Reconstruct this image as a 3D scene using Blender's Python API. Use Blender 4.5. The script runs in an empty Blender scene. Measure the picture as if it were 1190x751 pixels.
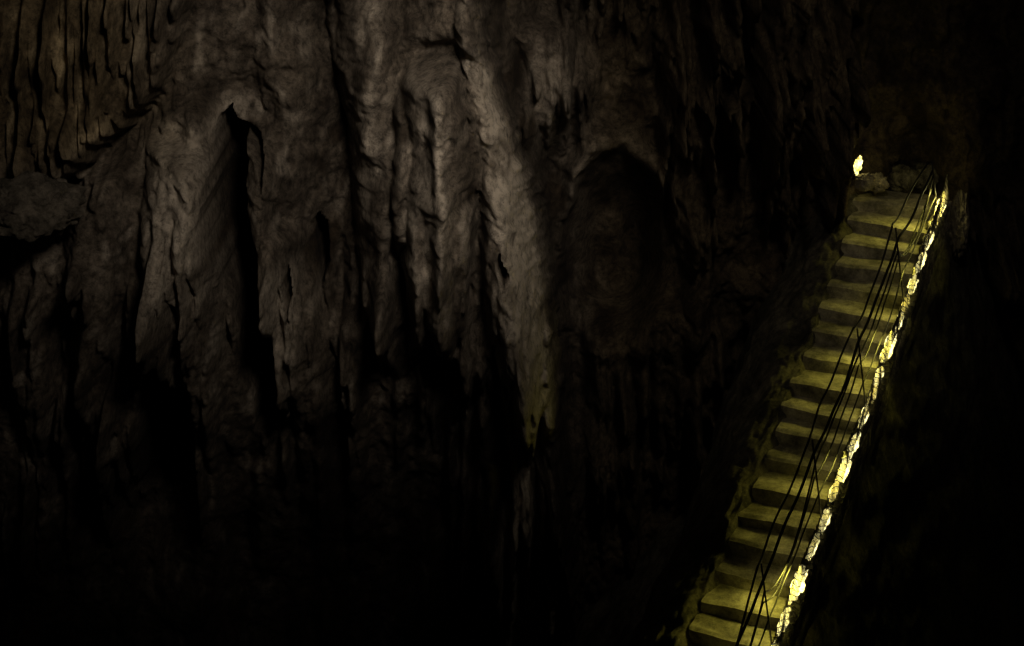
import bpy, bmesh, math, random
import numpy as np
from mathutils import Vector, Matrix, noise as mn
random.seed(7); rng=np.random.default_rng(11)
S=bpy.context.scene
COL=S.collection
S.view_settings.view_transform='Standard'; S.view_settings.look='None'; S.view_settings.exposure=0

# ---------------------------------------------------------------- camera
F=2200.0; W,H=1190.0,751.0; P=math.radians(22); CZ=21.0
cp,sp=math.cos(P),math.sin(P)
def ray(u,v):
    x=(u-W/2)/F; y=-(v-H/2)/F
    return x, cp+y*sp, y*cp-sp        # per unit depth
def unp(u,v,D):
    a,b,c=ray(u,v); return Vector((a*D,b*D,c*D+CZ))
def unpY(u,v,Y):
    a,b,c=ray(u,v); k=Y/b; return Vector((a*k,Y,c*k+CZ))
cam=bpy.data.cameras.new('camera'); co=bpy.data.objects.new('camera',cam); COL.objects.link(co)
co.location=(0,0,CZ); co.rotation_euler=(math.radians(90)-P,0,0)
cam.sensor_width=36; cam.lens=F/W*36; cam.clip_end=500; S.camera=co

# ---------------------------------------------------------------- world
w=bpy.data.worlds.new('World'); S.world=w; w.use_nodes=True
w.node_tree.nodes['Background'].inputs[0].default_value=(.9,.8,.6,1)
w.node_tree.nodes['Background'].inputs[1].default_value=0.0018

# ---------------------------------------------------------------- noise
def grad2(x,y,seed):
    r=np.random.default_rng(seed); perm=r.permutation(256); ang=r.random(256)*2*np.pi
    gx,gy=np.cos(ang),np.sin(ang)
    xi=np.floor(x).astype(int); yi=np.floor(y).astype(int); xf=x-xi; yf=y-yi
    u=xf*xf*xf*(xf*(xf*6-15)+10); v=yf*yf*yf*(yf*(yf*6-15)+10)
    def g(ix,iy,dx,dy):
        h=perm[(perm[ix&255]+iy)&255]; return gx[h]*dx+gy[h]*dy
    a=g(xi,yi,xf,yf); b=g(xi+1,yi,xf-1,yf); c=g(xi,yi+1,xf,yf-1); d=g(xi+1,yi+1,xf-1,yf-1)
    return ((a+(b-a)*u)*(1-v)+(c+(d-c)*u)*v)*1.5
def fbm(x,y,seed,o=4,g=.5):
    s=0;a=1;n=0
    for i in range(o):
        s=s+a*grad2(x*2**i,y*2**i,seed+i); n+=a; a*=g
    return s/n
def sm(a,b,x):
    t=np.clip((x-a)/(b-a),0,1); return t*t*(3-2*t)

# ---------------------------------------------------------------- materials
def mat(name): 
    m=bpy.data.materials.new(name); m.use_nodes=True
    return m,m.node_tree.nodes,m.node_tree.links,m.node_tree.nodes['Principled BSDF']
def rock_mat(name,c1,c2,stretch=.25,attr=False,bs=.5,rough=.7,dist=.12,mot=9,mlo=.5,mhi=1.3,bst=.7,bsc=6):
    m,N,L,B=mat(name)
    tc=N.new('ShaderNodeTexCoord'); mp=N.new('ShaderNodeMapping'); mp.inputs['Scale'].default_value=(1,1,stretch)
    L.new(tc.outputs['Object'],mp.inputs[0])
    n1=N.new('ShaderNodeTexNoise'); n1.inputs['Scale'].default_value=1.3; n1.inputs['Detail'].default_value=6; n1.inputs['Roughness'].default_value=.65
    L.new(mp.outputs[0],n1.inputs['Vector'])
    r=N.new('ShaderNodeValToRGB'); r.color_ramp.elements[0].position=.36; r.color_ramp.elements[1].position=.66
    r.color_ramp.elements[0].color=(*c1,1); r.color_ramp.elements[1].color=(*c2,1); L.new(n1.outputs[0],r.inputs[0])
    n4=N.new('ShaderNodeTexNoise'); n4.inputs['Scale'].default_value=mot; n4.inputs['Detail'].default_value=7; n4.inputs['Roughness'].default_value=.85
    L.new(tc.outputs['Object'],n4.inputs['Vector'])
    r4=N.new('ShaderNodeMapRange'); r4.inputs[1].default_value=.38; r4.inputs[2].default_value=.62; r4.inputs[3].default_value=mlo; r4.inputs[4].default_value=mhi
    L.new(n4.outputs[0],r4.inputs[0])
    mu=N.new('ShaderNodeMix'); mu.data_type='RGBA'; mu.blend_type='MULTIPLY'; mu.inputs[0].default_value=1
    L.new(r.outputs[0],mu.inputs[6]); L.new(r4.outputs[0],mu.inputs[7]); col=mu.outputs[2]
    if attr:
        at=N.new('ShaderNodeAttribute'); at.attribute_name='mineral_light_shade'; sx=N.new('ShaderNodeSeparateColor'); L.new(at.outputs['Color'],sx.inputs[0])  # mineral tints; highlights and shade are painted into the same channels
        a=N.new('ShaderNodeMix'); a.data_type='RGBA'; a.inputs[7].default_value=(.74,.65,.545,1)
        nm=N.new('ShaderNodeMath'); nm.operation='MULTIPLY'; L.new(sx.outputs[0],nm.inputs[0]); L.new(r4.outputs[0],nm.inputs[1]); nm.use_clamp=True
        L.new(nm.outputs[0],a.inputs[0]); L.new(col,a.inputs[6])
        b=N.new('ShaderNodeMix'); b.data_type='RGBA'; b.blend_type='MULTIPLY'; b.inputs[7].default_value=(1,.88,.55,1)
        L.new(sx.outputs[1],b.inputs[0]); L.new(a.outputs[2],b.inputs[6])
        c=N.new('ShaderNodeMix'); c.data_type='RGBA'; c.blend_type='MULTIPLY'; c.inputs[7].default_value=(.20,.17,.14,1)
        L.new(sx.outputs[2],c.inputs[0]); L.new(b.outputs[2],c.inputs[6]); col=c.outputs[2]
    L.new(col,B.inputs['Base Color']); B.inputs['Roughness'].default_value=rough
    B.inputs['Specular IOR Level'].default_value=.25
    n2=N.new('ShaderNodeTexNoise'); n2.inputs['Scale'].default_value=bsc; n2.inputs['Detail'].default_value=8; n2.inputs['Roughness'].default_value=.78
    mp2=N.new('ShaderNodeMapping'); mp2.inputs['Scale'].default_value=(1,1,bst); L.new(tc.outputs['Object'],mp2.inputs[0]); L.new(mp2.outputs[0],n2.inputs['Vector'])
    bp=N.new('ShaderNodeBump'); bp.inputs['Strength'].default_value=bs; bp.inputs['Distance'].default_value=dist
    L.new(n2.outputs[0],bp.inputs['Height']); L.new(bp.outputs[0],B.inputs['Normal'])
    return m
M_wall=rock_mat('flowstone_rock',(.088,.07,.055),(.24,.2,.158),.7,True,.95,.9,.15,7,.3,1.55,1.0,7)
M_rock=rock_mat('cave_rock',(.14,.12,.09),(.34,.3,.24),.7,False,.9,.8)
M_bank=rock_mat('damp_bank_rock',(.055,.05,.036),(.21,.19,.14),.7,False,1,.8,.12,6,.3,1.4)
M_black=rock_mat('dark_pitted_rock',(.10,.088,.07),(.26,.225,.18),.8,False,1,.85,.25,5,.3,1.5)
M_step=rock_mat('worn_concrete',(.14,.127,.09),(.42,.385,.285),1,False,.45,.8,.05,4,.4,1.3)
M_kerb=rock_mat('kerb_masonry',(.15,.14,.105),(.55,.5,.4),1,False,.9,.7,.12,9,.15,1.5)
def metal(name,c,r,mt=.7):
    m,N,L,B=mat(name); tc=N.new('ShaderNodeTexCoord'); n=N.new('ShaderNodeTexNoise'); n.inputs['Scale'].default_value=25
    L.new(tc.outputs['Object'],n.inputs['Vector']); rr=N.new('ShaderNodeValToRGB')
    rr.color_ramp.elements[0].color=(*[x*.5 for x in c],1); rr.color_ramp.elements[1].color=(*c,1)
    L.new(n.outputs[0],rr.inputs[0]); L.new(rr.outputs[0],B.inputs['Base Color']); B.inputs['Roughness'].default_value=r; B.inputs['Metallic'].default_value=mt
    return m
M_dark=metal('dark_painted_steel',(.02,.018,.014),.6,.2)
M_net=metal('galvanised_wire',(.10,.09,.07),.7,.1)
def emis(name,c,s,lo=.05,sc=7):
    m,N,L,B=mat(name); B.inputs['Base Color'].default_value=(*c,1); B.inputs['Emission Color'].default_value=(*c,1)
    tc=N.new('ShaderNodeTexCoord'); n=N.new('ShaderNodeTexNoise'); n.inputs['Scale'].default_value=sc; n.inputs['Detail'].default_value=5; n.inputs['Roughness'].default_value=.7
    L.new(tc.outputs['Object'],n.inputs['Vector']); r=N.new('ShaderNodeMapRange'); r.inputs[1].default_value=.40; r.inputs[2].default_value=.58; r.inputs[3].default_value=s*lo; r.inputs[4].default_value=s
    L.new(n.outputs[0],r.inputs[0]); L.new(r.outputs[0],B.inputs['Emission Strength']); return m
M_lens=emis('lit_lamp_glass',(1,.90,.42),2.2,.2,17)
M_lens3=emis('dim_lamp_glass',(1,.86,.30),1.5,.2,19)
M_lens2=emis('bright_lamp_glass',(1,.88,.32),3,.0,11)

def mkmesh(name,vs,fs,m,smooth=True,parent=None):
    me=bpy.data.meshes.new(name); me.from_pydata([tuple(v) for v in vs],[],fs); me.materials.append(m); me.update()
    if smooth: me.polygons.foreach_set('use_smooth',[True]*len(me.polygons))
    o=bpy.data.objects.new(name,me); COL.objects.link(o)
    if parent: o.parent=parent
    return o
def grid_obj(name,X,Y,Z,m):
    nv,nu=X.shape
    me=bpy.data.meshes.new(name)
    co_=np.stack([X,Y,Z],-1).reshape(-1,3).astype(np.float32)
    i=np.arange(nv*nu).reshape(nv,nu)
    q=np.stack([i[:-1,:-1],i[1:,:-1],i[1:,1:],i[:-1,1:]],-1).reshape(-1,4)
    me.vertices.add(len(co_)); me.vertices.foreach_set('co',co_.ravel())
    me.loops.add(q.size); me.loops.foreach_set('vertex_index',q.ravel().astype(np.int32))
    me.polygons.add(len(q)); me.polygons.foreach_set('loop_start',np.arange(0,q.size,4,dtype=np.int32))
    me.polygons.foreach_set('use_smooth',np.ones(len(q),dtype=bool))
    me.update(calc_edges=True); me.validate()
    me.materials.append(m)
    o=bpy.data.objects.new(name,me); COL.objects.link(o); return o

# ---------------------------------------------------------------- cave wall
st=2.0
us=np.arange(-260,1460,st); vs_=np.arange(-330,960,st)
U,V=np.meshgrid(us,vs_)
ip=np.interp
Uw=U+9*fbm(U/80,V/110,31,4)+3*fbm(U/16,V/22,35,3); Vw=V+12*fbm(U/60,V/60,41,4)
xr=ip(Vw,[-330,0,50,100,150,200,260,330,430,520,700],[545,564,576,590,606,624,634,640,646,640,650])+3*fbm(U/30,V/20,401,3)
t=np.clip((xr+6-Uw)/60,0,1); massR=np.sqrt(1-(1-t)**2)
yb=ip(Uw,[-260,0,75,110,160,200,240,270,330,400,460,520,560,640,680],[640,610,570,535,500,430,525,480,465,480,495,455,480,470,450])
yb=yb+32*grad2(U/30,U*0+3,77)+8*grad2(U/12,U*0+9,79)
under=sm(-120,270,Vw-yb)
B=3.8*massR
B=B-4.2*under*sm(0,.4,massR)
B+=2.0*np.exp(-((U-548)/80)**2)*sm(560,200,V)+1.4*np.exp(-((U-180)/110)**2-((V-270)/170)**2)-.5*np.exp(-((U-385)/50)**2)*sm(480,300,V)
B+=.9*fbm(U/170,V/220,5,3)
rw=1-sm(0,.3,massR)
B+= rw*(.9*fbm(U/100,V/140,15,4))
B-= .8*np.exp(-((Uw-xr-22)/22)**2)*rw*sm(110,200,V)
B+= 1.1*np.exp(-((U-900)/90)**2)*sm(420,120,V)
Ue=U+7*fbm(U/50,V/50,301,3); Ve=V+7*fbm(U/50,V/50,311,3); e=np.sqrt(((Ue-717)/56)**2+((Ve-284)/96)**2)
alc=sm(1.25,1.0,e)*sm(420,340,V)
B-= 1.9*sm(1.15,.45,e)*sm(430,320,V); B+=.8*np.exp(-((e-1.32)/.22)**2)*sm(300,170,V)
B-= 1.0*sm(370,500,V)*sm(640,660,U)*sm(1000,960,U)
tri=sm(0,30,U-ip(V,[0,240,300,751],[1200,1085,1075,1040]))*sm(245,275,Vw)*sm(22,0,Uw-ip(V,[230,310,420,751],[1098,1122,1165,1300]))
B-=7*tri
Y=33-B
D=np.zeros_like(U)
def billow(x,y,s,o=2,eps=.004):
    n=0;a=1;w_=0
    for i in range(o):
        g=grad2(x*2**i,y*2**i,s+i); n=n+a*(np.sqrt(g*g+eps)); w_+=a; a*=.45
    return n/w_
mL=massR
yl=ip(Uw,[-260,0,50,100,150,200,240,300],[225,192,188,165,118,70,-60,-330])+12*grad2(U/8,U*0+1,91)
cur=sm(34,-8,V-yl)
Dn=.42*billow(Uw/95,V/300,51,1,.05)
Dn+=.26*billow(Uw/44,V/140,55,1,.045)
Dn+=.12*billow(Uw/20,V/60,58,1,.04)
Dn+=.50*fbm(U/85,V/110,61,3)+.17*fbm(U/30,V/32,366,3)+.065*fbm(U/12,V/12,66,3)
D+=Dn*(1-.5*cur)
D+=rw*(.5*billow(Uw/38,V/170,455,2,.01)+.3*fbm(U/40,V/50,461,4))*(1-alc)
D+=1.2*cur - .6*np.exp(-((V-yl-36)/20)**2)*sm(225,150,U)
Us=U+1.5*fbm(U/30,V/120,811,2)
D+=.30*cur*billow(Us/24,V/400,95,1,.03)+.16*cur*billow(Us/9,V/200,97,1,.04)
CM=np.zeros_like(U)
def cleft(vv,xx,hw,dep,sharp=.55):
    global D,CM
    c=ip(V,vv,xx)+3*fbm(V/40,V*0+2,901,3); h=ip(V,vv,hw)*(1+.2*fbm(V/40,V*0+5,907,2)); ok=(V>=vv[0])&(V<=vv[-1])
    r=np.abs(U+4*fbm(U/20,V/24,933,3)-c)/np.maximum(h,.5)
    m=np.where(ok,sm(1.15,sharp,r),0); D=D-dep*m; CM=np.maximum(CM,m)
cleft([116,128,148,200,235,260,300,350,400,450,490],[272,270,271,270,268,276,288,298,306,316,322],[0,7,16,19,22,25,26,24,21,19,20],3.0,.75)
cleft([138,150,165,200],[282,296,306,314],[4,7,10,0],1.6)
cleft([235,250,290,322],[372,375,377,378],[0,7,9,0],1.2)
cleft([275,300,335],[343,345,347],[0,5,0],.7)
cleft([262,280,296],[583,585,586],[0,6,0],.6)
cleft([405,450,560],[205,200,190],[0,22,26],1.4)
D+=.7*np.exp(-((U-238)/20)**2)*sm(98,130,V)*sm(330,200,V)
D+=.9*np.exp(-((U-312)/16)**2)*sm(145,185,V)*sm(440,300,V)
def ridge(vv,xx,hw,h,pw=.8):
    global D
    c=ip(V,vv,xx); k=ip(V,vv,hw); ok=sm(vv[0],vv[0]+14,V)*sm(vv[-1],vv[-1]-90,V)
    r=np.clip(np.abs(Uw-c)/k,0,1); D=D+h*ok*(1-r**2)**pw
ridge([62,80,110,200,420],[503,505,508,510,508],[20,36,46,50,24],1.4,.6)
ridge([74,120,330,420],[515,515,512,512],[7,10,9,5],.22)
ridge([-100,40,150,330,520],[552,564,592,606,614],[22,32,40,44,38],1.2)
ridge([-300,0,150,250,400],[412,424,440,448,440],[38,40,38,30,8],1.2)
ridge([240,300,400,500],[335,340,348,352],[22,36,40,14],.9)
ridge([290,340,420],[452,455,458],[12,18,6],.5)
ridge([370,400,480],[538,541,545],[8,24,4],.6)
ridge([150,250,380,490],[215,218,225,235],[40,50,44,10],.9)
ridge([180,300,480],[120,118,112],[30,40,12],.8)
ridge([230,330,520],[50,48,46],[30,40,12],.7)
ridge([-200,40,200,300],[345,347,355,360],[46,50,40,10],.6)
ridge([10,34,90,190],[628,632,634,636],[10,34,36,18],.8)
ridge([-40,40,150,260],[905,900,896,890],[20,34,30,10],.8)
ridge([120,180,330,420],[800,802,806,810],[10,22,20,8],.7)
ridge([440,520,640,900],[560,570,580,590],[6,16,18,16],.7)
ridge([430,500,640,900],[640,645,650,655],[6,18,20,18],.8)
D-=.45*np.exp(-((V-56)/12)**2-((U-520)/34)**2)
D=D*(1-.75*alc)
def drips(n,u0,u1,tf,bf,w0,w1,amp,seed,pw=.85,wob=2.5):
    r=np.random.default_rng(seed)
    for k in range(n):
        uc=r.uniform(u0,u1); vt=tf(uc,r); vb=bf(uc,r); wd=r.uniform(w0,w1)
        if vb<vt+15: continue
        i0=max(int((uc-wd*1.3-us[0])/st),0); i1=min(int((uc+wd*1.3-us[0])/st)+2,len(us))
        j0=max(int((vt-vs_[0])/st),0); j1=min(int((vb-vs_[0])/st)+2,len(vs_))
        if i1<=i0 or j1<=j0: continue
        u=U[j0:j1,i0:i1]; v=V[j0:j1,i0:i1]
        f=np.clip((vb-v)/(vb-vt),0,1)
        rad=wd*np.minimum(f**.4,1)*(1+.12*np.sin(v*.13+k))
        q=np.clip(1-((u-uc-wob*np.sin(v*.03+k))/np.maximum(rad,.3))**2,0,1)
        h=amp*r.uniform(.4,1)*q**pw*sm(vt,vt+(vb-vt)*.5,v)*np.minimum(f*4,1)**.7
        D[j0:j1,i0:i1]+=h
ylf=lambda u: float(np.interp(u,[-260,0,50,100,150,200,240],[225,192,188,165,118,70,-60]))
drips(130,-250,225,lambda u,r:ylf(u)-r.uniform(40,110),lambda u,r:ylf(u)+r.uniform(-50,36),3.5,8,.32,1,1,.6)
drips(130,-250,225,lambda u,r:ylf(u)-r.uniform(110,260),lambda u,r:ylf(u)-r.uniform(30,120),3.5,8,.26,101,1,.6)
ybf=lambda u: float(np.interp(u,[-260,0,75,110,160,200,240,270,330,400,460,520,560,640,680],[640,610,570,535,500,430,525,480,465,480,495,445,455,440,440]))
drips(90,-250,640,lambda u,r:ybf(u)-r.uniform(100,240),lambda u,r:ybf(u)+r.uniform(-40,140),6,18,.5,2)
drips(80,-250,250,lambda u,r:r.uniform(200,380),lambda u,r:r.uniform(300,520),5,14,.42,3)
drips(60,240,620,lambda u,r:r.uniform(200,380),lambda u,r:r.uniform(260,430),3,8,.22,44)
drips(24,300,600,lambda u,r:r.uniform(180,330),lambda u,r:r.uniform(300,430),7,16,.3,4)
drips(90,765,985,lambda u,r:r.uniform(-120,120),lambda u,r:r.uniform(60,320),4,12,.9,5,.6)
drips(26,592,700,lambda u,r:r.uniform(20,60),lambda u,r:r.uniform(90,170),3,8,.4,6,.8)
drips(60,650,1000,lambda u,r:r.uniform(-300,-60),lambda u,r:r.uniform(-40,90),5,14,.8,7,.6)
drips(60,1100,1260,lambda u,r:r.uniform(180,260),lambda u,r:r.uniform(280,420),4,9,.5,8)
drips(50,520,680,lambda u,r:r.uniform(430,520),lambda u,r:r.uniform(560,760),6,14,.6,9)
drips(60,650,1000,lambda u,r:r.uniform(300,420),lambda u,r:r.uniform(450,700),6,14,.5,10)
a,b,c=ray(U,V); k=Y/b; X=a*k; Z=c*k+CZ
Yf=Y-D
lump=(1-.7*CM.clip(0,1))*(1-.7*alc)*(1-.7*cur)
flank=np.exp(-((Uw-xr+8)/30)**2)
Xd=X+lump*(.05*fbm(U/42,V/34,701,3)+(.015+.05*flank)*fbm(U/14+Yf*1.5,V/12,711,3))
Zd=Z+lump*(.03*fbm(U/34,V/34,721,3)+(.01+.03*flank)*fbm(U/12+Yf*1.5,V/12,731,2))
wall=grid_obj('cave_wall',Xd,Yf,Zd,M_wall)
calcite_highlight=np.zeros_like(U)  # pale calcite streaks, plus local highlights painted as lighter albedo
calcite_highlight+=1.0*np.exp(-((Uw-514-3*fbm(U/5,V/5,7,2))/5)**2)*sm(70,84,V)*sm(300,200,V)*(.6+fbm(U/4,V/6,71,3))
calcite_highlight+=1.1*sm(44,10,np.abs(Uw-ip(V,[-60,40,150,330,440],[554,564,594,610,618])))*sm(10,100,V)*(.9+1.2*fbm(U/12,V/26,19,4))*sm(xr-2,xr-12,Uw)
calcite_highlight+=.9*sm(55,12,np.abs(Uw-225))*sm(110,150,V)*sm(360,240,V)*(.7+fbm(U/30,V/30,21,4))
calcite_highlight+=.8*np.exp(-((U-262)/12)**2)*sm(100,118,V)*sm(170,135,V)
calcite_highlight+=.9*np.exp(-((Uw-434)/13)**2)*sm(280,80,V)*(.7+fbm(U/12,V/25,22,3))
calcite_highlight+=.7*sm(44,10,np.abs(Uw-492))*sm(62,76,V)*sm(420,250,V)*(.5+fbm(U/20,V/40,29,3))
calcite_highlight+=.6*sm(26,6,np.abs(Uw-338))*sm(260,300,V)*sm(440,380,V)
calcite_highlight+=.45*sm(.05,.5,fbm(Uw/22,V/50,23,3))*mL
calcite_highlight+=.3*np.exp(-((e-1.25)/.15)**2)*sm(260,190,V)+.45*sm(34,10,np.abs(Uw-632))*sm(20,50,V)*sm(170,110,V)
calcite_highlight+=.5*sm(30,5,np.abs(Uw-600))*sm(430,500,V)  # colour lightened to brighten the faint lower columns
calcite_highlight+=.35*cur*sm(.0,.4,fbm(U/14,V/90,29,3))
och=sm(260,120,U)*sm(220,100,V)*.8+sm(660,720,U)*.5
stain_and_shade=sm(1.1,.6,e)*.1+sm(.08,.45,fbm(Uw/45,V/60,27,4))*.6+sm(xr-1,xr+8,Uw)*.15+.5*np.exp(-((Uw-xr-14)/16)**2)  # random dark stains; shade painted into the alcove and massif flank
stain_and_shade+=.6*np.exp(-((Uw-550)/13)**2)*sm(60,90,V)*sm(260,180,V)+.6*sm(-60,110,Vw-yb)*sm(560,520,Uw)+.45*np.exp(-((Uw-385)/35)**2)+.3*np.exp(-((Uw-470)/10)**2)+CM  # cleft mask paints shade inside; darker below massif edge and in troughs
stain_and_shade+=.5*sm(960,1020,U)*sm(230,190,V)
ca=wall.data.color_attributes.new('mineral_light_shade','FLOAT_COLOR','POINT')
arr=np.stack([np.clip(calcite_highlight*(1-CM.clip(0,1)),0,1),np.clip(och,0,1),np.clip(stain_and_shade,0,1),np.ones_like(U)],-1).astype(np.float32)
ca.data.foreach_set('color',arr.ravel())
wall['kind']='structure'

n=160; gx,gy=np.meshgrid(np.linspace(-60,60,n),np.linspace(-20,70,n))
gz=.6*fbm(gx/6,gy/6,88,4)-.6
fl=grid_obj('cave_floor',gx[::-1],gy[::-1],gz[::-1],M_rock); fl['kind']='structure'
def surfY(u,v,rad=4):
    i=int(round((u-us[0])/st)); j=int(round((v-vs_[0])/st)); return float(Yf[j-rad:j+rad+1,i-rad:i+rad+1].min())

# ---------------------------------------------------------------- staircase frame
A=unp(850,742,27.0); T=unp(1044,236,33.0)
dh=Vector((T.x-A.x,T.y-A.y,0)); Ls=dh.length; dh.normalize(); rt=Vector((dh.y,-dh.x,0)); rise=T.z-A.z
NS=17; tr=Ls/NS; rs=rise/NS
def lat(s,t_): 
    k=max(min(s/Ls,1),0); return t_*(.82+.10*k-.05*math.sin(math.pi*k))+.09*math.sin(math.pi*k)
slope=(dh*Ls+Vector((0,0,rise))).normalized()
def pt(s,t_,h):
    zs=A.z+s/Ls*rise
    if s>Ls: zs=T.z+(s-Ls)*.05
    p=A+dh*s+rt*lat(s,t_); return Vector((p.x,p.y,zs+h))
stair=bpy.data.objects.new('stone_staircase',None); COL.objects.link(stair); stair.location=pt(0,0,0)
stair['label']='worn concrete cave staircase climbing along a rock bank'; stair['category']='staircase'
inv=-stair.location
for i in range(-5,NS+1):
    bm=bmesh.new(); bmesh.ops.create_cube(bm,size=1)
    bmesh.ops.subdivide_edges(bm,edges=bm.edges[:],cuts=13,use_grid_fill=True)
    tl=-.82+random.uniform(-.05,.08); trr=.72; f=-.03+random.uniform(-.05,.05)
    s0=i*tr; z=rs*i+random.uniform(-.02,.02)
    ang=random.uniform(-.06,.06); tilt=random.uniform(-.025,.025); bow=random.uniform(.0,.05)
    for v in bm.verts:
        x,y,zz=v.co+Vector((.5,.5,.5))
        tt=tl+x*(trr-tl); ss=s0+f+y*(tr+.22)+ang*tt+bow*(2*x-1)**2; hh=-.36+zz*.36+tilt*tt
        base=A+dh*ss+rt*lat(s0,tt)
        q=Vector((base.x,base.y,A.z+z+hh))
        nn=mn.noise_vector(q*2.5)*.020+mn.noise_vector(q*7)*.011+mn.noise_vector(q*17)*.005
        if y<.01 and zz>.99: nn=nn+Vector((0,0,-.025))+dh*.025
        v.co=q+nn+inv
    me=bpy.data.meshes.new('step'); bm.to_mesh(me); bm.free(); me.materials.append(M_step)
    me.polygons.foreach_set('use_smooth',[True]*len(me.polygons))
    me.set_sharp_from_angle(angle=math.radians(58))
    o=bpy.data.objects.new('step',me); COL.objects.link(o); o.parent=stair
ns=300; ring=[(.70,-.3),(.70,.03),(.72,.06),(.80,.08),(.88,.07),(.91,.03),(.93,-.5)]
vs=[];fs=[]
for j in range(ns):
    s=-2.6+(Ls+2.9)*j/(ns-1)
    for (t_,h) in ring:
        p=pt(s,t_,h); p=p+mn.noise_vector(p*4)*.05+mn.noise_vector(p*11)*.04; vs.append(p+inv)
R=len(ring)
for j in range(ns-1):
    for q in range(R-1): fs.append((j*R+q,j*R+q+1,(j+1)*R+q+1,(j+1)*R+q))
mkmesh('kerb',vs,fs,M_kerb,True,stair)

# rock bank
sv=np.linspace(-5,Ls+3.5,360); tv=np.concatenate([np.linspace(-9,-2.4,50),np.linspace(-2.35,2,200),np.linspace(2.1,7,36)])
BX=np.zeros((len(sv),len(tv)));BY=BX.copy();BZ=BX.copy()
TT,SS=np.meshgrid(tv,sv)
nz=.34*fbm(SS/1.1,TT/1.1,101,5)+.20*fbm(SS*2.2,TT*2.2,107,4)
nz2=fbm(SS/.9,TT*0+2,111,3); nz3=fbm(SS/.4,TT*2,117,4)
g=np.interp(TT,[-9,-4,-2.4,-1.8,-1.4,-1.05,-.84,-.76,-.6,.7,.95,1.2,2,7],[-13,-7.0,-1.6,-.66,-.26,-.07,-.03,-.12,-.42,-.42,-.45,-1.3,-4,-16])
lipw=np.clip(1-np.abs(TT+.98)/.4,0,1)
g=g+lipw*(.14*nz2+.10*nz3)
amp=np.where((TT>-.62)&(TT<1.0),.06,np.where(TT>-.95,.35,.75))
for j in range(len(sv)):
    for i in range(len(tv)):
        p=pt(sv[j],tv[i],g[j,i]+nz[j,i]*amp[j,i]); BX[j,i],BY[j,i],BZ[j,i]=p
BX+=(.16*fbm(SS*1.3,BZ*1.3,131,4))*np.where((TT>-.76)&(TT<1.0),0,1)
bank=grid_obj('rock_bank',BX[::-1],BY[::-1],BZ[::-1],M_bank); bank['kind']='structure'

# ---------------------------------------------------------------- railing (ropes lean inwards over the steps)
rail=bpy.data.objects.new('stair_railing',None); COL.objects.link(rail); rail.location=pt(0,.8,.2)
rail['label']='dark rope and steel railing with wire netting along the kerb'; rail['category']='railing'
rinv=-rail.location
def tube(pts,r,n=6):
    vs=[];fs=[]
    for k,p in enumerate(pts):
        d=(pts[min(k+1,len(pts)-1)]-pts[max(k-1,0)]).normalized()
        ref=Vector((0,0,1)) if abs(d.z)<.9 else dh
        a_=d.cross(ref).normalized(); b_=d.cross(a_)
        for q in range(n):
            th=2*math.pi*q/n; vs.append(p+a_*math.cos(th)*r+b_*math.sin(th)*r)
    for k in range(len(pts)-1):
        for q in range(n): fs.append((k*n+q,k*n+(q+1)%n,(k+1)*n+(q+1)%n,(k+1)*n+q))
    fs.append(tuple(range(n))[::-1]); fs.append(tuple(range((len(pts)-1)*n,len(pts)*n)))
    return vs,fs
LEAN=.22
def rp(s,h,extra=0): return pt(s,.86-LEAN*h+extra,h)+rinv
S0,S1=-2.4,Ls-.35
SP=(S1-S0)/5
sl=[S0+(S1-S0)*k/140 for k in range(141)]
def line(name,h,r,sag=0,ex=0,sd=0):
    pts=[]
    for s in sl:
        ph=((s-S0)%SP)/SP; seg=int((s-S0)/SP)
        rr=random.Random(seg*13+sd).uniform(.4,1.6)
        j=mn.noise(Vector((s*1.6,sd,h)))*.06
        tp=1-.3*max(0,(s-(S1-2.0))/2.0)
        pts.append(rp(s,h*tp-sag*rr*4*ph*(1-ph)+j,ex-.35*sag*4*ph*(1-ph)))
    v,f=tube(pts,r); mkmesh(name,v,f,M_dark,True,rail)
line('handrail',1.28,.023,.12,0,1)
line('rope',1.12,.015,.36,0,2)
line('rope',.90,.014,.26,-.05,9)
line('rope',.66,.013,.18,.0,3)
line('rope',1.50,.017,.50,-.06,5)
for k_ in range(6):
    s=S0+k_*SP; hp=1.51 if k_<5 else 1.06
    v,f=tube([rp(s,-.05),rp(s+.01,.6),rp(s+.02,hp)],.014,8); mkmesh('post',v,f,M_dark,True,rail)
vs=[];fs=[];h0_=.0;hN=.70;cell=.10; SE=Ls-.05
def wire(s0,h0,s1,h1):
    n=12; pts=[]
    for k in range(n):
        a_=k/(n-1); ss=s0+(s1-s0)*a_; hh=h0+(h1-h0)*a_
        jj=mn.noise_vector(Vector((ss*3,hh*3,0)))*.06
        pts.append(pt(ss+jj.x,.935-.06*hh+.02*math.sin(ss*3+hh*4)+.03*jj.z,hh+jj.y)+rinv)
    v,f=tube(pts,.0075,3); b=len(vs); vs.extend(v); fs.extend([tuple(x+b for x in q) for q in f])
def cl(sA,hA,sB,hB):
    if sA>sB: sA,hA,sB,hB=sB,hB,sA,hA
    if sB<=S0 or sA>=SE: return None
    if sA<S0: hA=hA+(hB-hA)*(S0-sA)/(sB-sA); sA=S0
    if sB>SE: hB=hA+(hB-hA)*(SE-sA)/(sB-sA); sB=SE
    return sA,hA,sB,hB
x=S0-hN
while x<SE:
    for sg in (1,-1):
        a0=x if sg==1 else x+hN; a1=x+hN if sg==1 else x
        r_=cl(a0,h0_,a1,h0_+hN)
        if r_: wire(*r_)
    x+=cell
mkmesh('wire_netting',vs,fs,M_net,False,rail)

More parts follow.
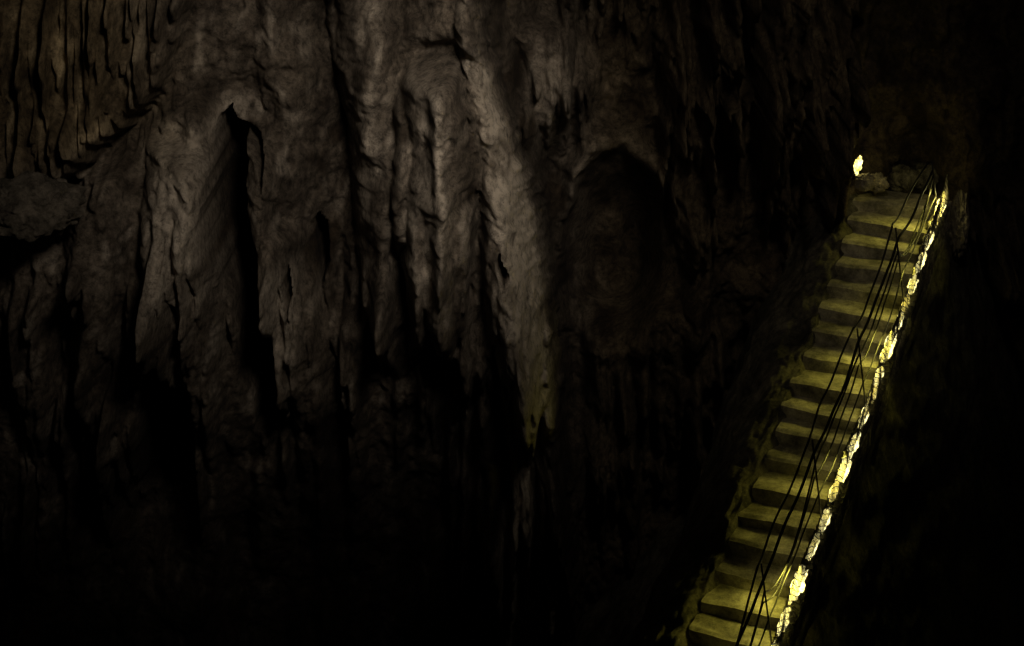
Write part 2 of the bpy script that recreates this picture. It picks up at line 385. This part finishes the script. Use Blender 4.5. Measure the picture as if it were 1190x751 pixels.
# ---------------------------------------------------------------- lamps
def box(c,ax,ay,az,sx,sy,sz,bev=.01):
    bm=bmesh.new(); bmesh.ops.create_cube(bm,size=1)
    for v in bm.verts: v.co=Vector((v.co.x*sx,v.co.y*sy,v.co.z*sz))
    bmesh.ops.bevel(bm,geom=bm.edges[:],offset=bev,segments=2,affect='EDGES')
    for v in bm.verts: v.co=c+ax*v.co.x+ay*v.co.y+az*v.co.z
    bmesh.ops.recalc_face_normals(bm,faces=bm.faces[:])
    return bm
def bmobj(name,bm,m,parent):
    me=bpy.data.meshes.new(name); bm.to_mesh(me); bm.free(); me.materials.append(m); o=bpy.data.objects.new(name,me); COL.objects.link(o); o.parent=parent; return o
YC=(.90,.80,.11)
def lamp(name,pos,long_,face,wd,ht,spotdir,power,angle,label,group=None,pw2=0,off=.16,lens=None,pt_=False,inw=.18):
    e_=bpy.data.objects.new(name,None); COL.objects.link(e_); e_.location=pos
    r_=long_.normalized(); f=(face-r_*face.dot(r_)).normalized(); u_=r_.cross(f)
    bmobj('lamp_housing',box(Vector(),r_,f,u_,wd*.9,.04,ht*.7,.006),M_dark,e_)
    bm=bmesh.new(); bmesh.ops.create_icosphere(bm,subdivisions=4,radius=1)
    for v in bm.verts:
        d=v.co.copy(); q=1+.5*mn.noise(d*1.8+pos*3)+.35*mn.noise(d*4+pos*3)
        v.co=f*.04+r_*d.x*wd*.5*q+f*d.y*.03+u_*d.z*ht*.55*q
    bmobj('lamp_lens',bm,lens or M_lens,e_)
    v,fc=tube([-f*.02,-f*.05-Vector((0,0,.22))],.015,6); mkmesh('bracket',v,fc,M_dark,True,e_)
    e_['label']=label; e_['category']='lamp'
    if group: e_['group']=group
    if power:
        l=bpy.data.lights.new(name+'_light','SPOT'); l.energy=power; l.color=YC; l.spot_size=math.radians(angle); l.spot_blend=.6; l.shadow_soft_size=.1
        lo=bpy.data.objects.new(name+'_light',l); COL.objects.link(lo); lo.parent=e_; lo.location=f*inw+Vector((0,0,.20))
        lo.rotation_euler=spotdir.to_track_quat('-Z','Y').to_euler()
    if pw2:
        l=bpy.data.lights.new(name+'_glow','POINT' if pt_ else 'SPOT'); l.energy=pw2; l.color=(1,.86,.28); l.shadow_soft_size=.03
        lo=bpy.data.objects.new(name+'_glow',l); COL.objects.link(lo); lo.parent=e_; lo.location=f*off+Vector((0,0,.06))
        if not pt_:
            l.spot_size=math.radians(150); l.spot_blend=.5; lo.rotation_euler=(rt*.1+Vector((0,0,-1))).to_track_quat('-Z','Y').to_euler()
    return e_
sd_=-dh*.58-rt*.60+Vector((0,0,-1.15))
fc_=rt*.1-dh*.8+Vector((0,0,.5))
LL=[(-1.5,45,.5,4,.14,0),(-.95,0,.4,2,.08,1),(-.4,0,.4,3,.10,0),(.15,0,.45,2,.10,0),(.8,92,.6,5,.15,0),(1.45,0,.5,2,.09,0),(1.95,0,.45,2,.11,0),(2.4,0,.4,2,.09,1),(2.85,40,.5,4,.14,0),(3.35,0,.45,2,.11,0),(3.85,0,.5,2,.09,0),(4.3,0,.4,2,.09,1),(4.7,0,.4,2,.10,0),(5.25,60,.6,4,.14,0),(5.8,0,.45,2,.09,0),(6.2,0,.4,2,.09,1),(6.6,28,.4,2,.12,0),(7.15,0,.5,2,.10,0),(7.65,0,.4,2,.10,0),(8.05,0,.35,2,.09,1),(8.45,55,.5,3,.13,0)]
for s,pw,ln,gl,ht,dm in LL:
    lamp('stair_lamp',pt(s,.86+random.uniform(-.02,.015),.27+random.uniform(-.02,.03)),slope,fc_,ln,ht,sd_,pw,104,'narrow lit yellow lamp strip fixed on the staircase kerb','lamps along the staircase kerb',gl,lens=M_lens3 if dm else M_lens)
lamp('stair_lamp',pt(Ls-.16,.86,.26),slope+Vector((0,0,.5)),Vector((-.3,-1,.2)),.30,.10,sd_,0,122,'small lit lamp strip at the head of the staircase','lamps along the staircase kerb',6,pt_=True)
pw_=unpY(996,191,surfY(996,191)-.2)
lamp('wall_lamp',pw_,Vector((.1,0,1)),Vector((.1,-1,.1)),.28,.12,Vector((.5,-.5,-.7)),0,150,'bright yellow lamp fixed to the cave wall above the stairs',None,2.6,.25,M_lens2,True)

# ---------------------------------------------------------------- boulders
def boulder(pos,r,seed,label,sc=(1,1,1),m=M_rock):
    bm=bmesh.new(); bmesh.ops.create_icosphere(bm,subdivisions=6,radius=1)
    off=Vector((seed*7.3,seed*3.1,seed))
    for v in bm.verts:
        d=v.co.normalized(); q=1+.22*mn.fractal(d*1.2+off,1,2,4)+.16*mn.fractal(d*4+off,1,2,5)
        v.co=Vector((d.x*sc[0],d.y*sc[1],d.z*sc[2]))*q*r
    me=bpy.data.meshes.new('boulder'); bm.to_mesh(me); bm.free(); me.materials.append(m)
    me.polygons.foreach_set('use_smooth',[True]*len(me.polygons))
    o=bpy.data.objects.new('boulder',me); COL.objects.link(o); o.location=pos; o['label']=label; o['category']='rock'; return o
boulder(unpY(34,240,surfY(34,240,20)-.7),.66,1,'dark rounded pitted boulder wedged on the cave wall ledge',(1.1,1.0,.68),M_black)
for (u,v,dd,r,sd,m_) in [(1020,213,33.0,.18,2,M_rock),(1048,208,33.6,.26,3,M_bank),(1074,204,33.9,.26,4,M_bank),(1006,212,32.6,.17,9,M_rock)]:
    boulder(unp(u,v,dd+.2),r,sd,'rough dark rock beside the head of the staircase',(1,.8,.9),m_)
boulder(unp(1114,262,33.0),.36,6,'pitted pale rock lit beside the top of the railing',(.5,.9,1.5),M_rock)

# ---------------------------------------------------------------- unseen floodlights: main wall flood, accent and right fill added
def spot(name,loc,tgt,pw,ang,bl,col,size):
    l=bpy.data.lights.new(name,'SPOT'); l.energy=pw; l.color=col; l.spot_size=math.radians(ang); l.spot_blend=bl; l.shadow_soft_size=size
    o=bpy.data.objects.new(name,l); COL.objects.link(o); o.location=loc; d=Vector(tgt)-Vector(loc); o.rotation_euler=d.to_track_quat('-Z','Y').to_euler()
spot('unseen_floodlight',(2.0,9,CZ+3.0),unpY(320,115,30),5300,34,1.0,(1,.86,.69),1.4)
spot('unseen_floodlight',(3.0,11,CZ+1.5),unpY(545,195,30),2900,19,1.0,(1,.87,.72),1.0)  # unseen accent, added to brighten the column and ridge
spot('unseen_floodlight',(3.5,16,CZ+3),unpY(735,130,32),1100,48,1.0,(1,.85,.64),.7)  # unseen fill, added to lift the right-hand wall and curtains
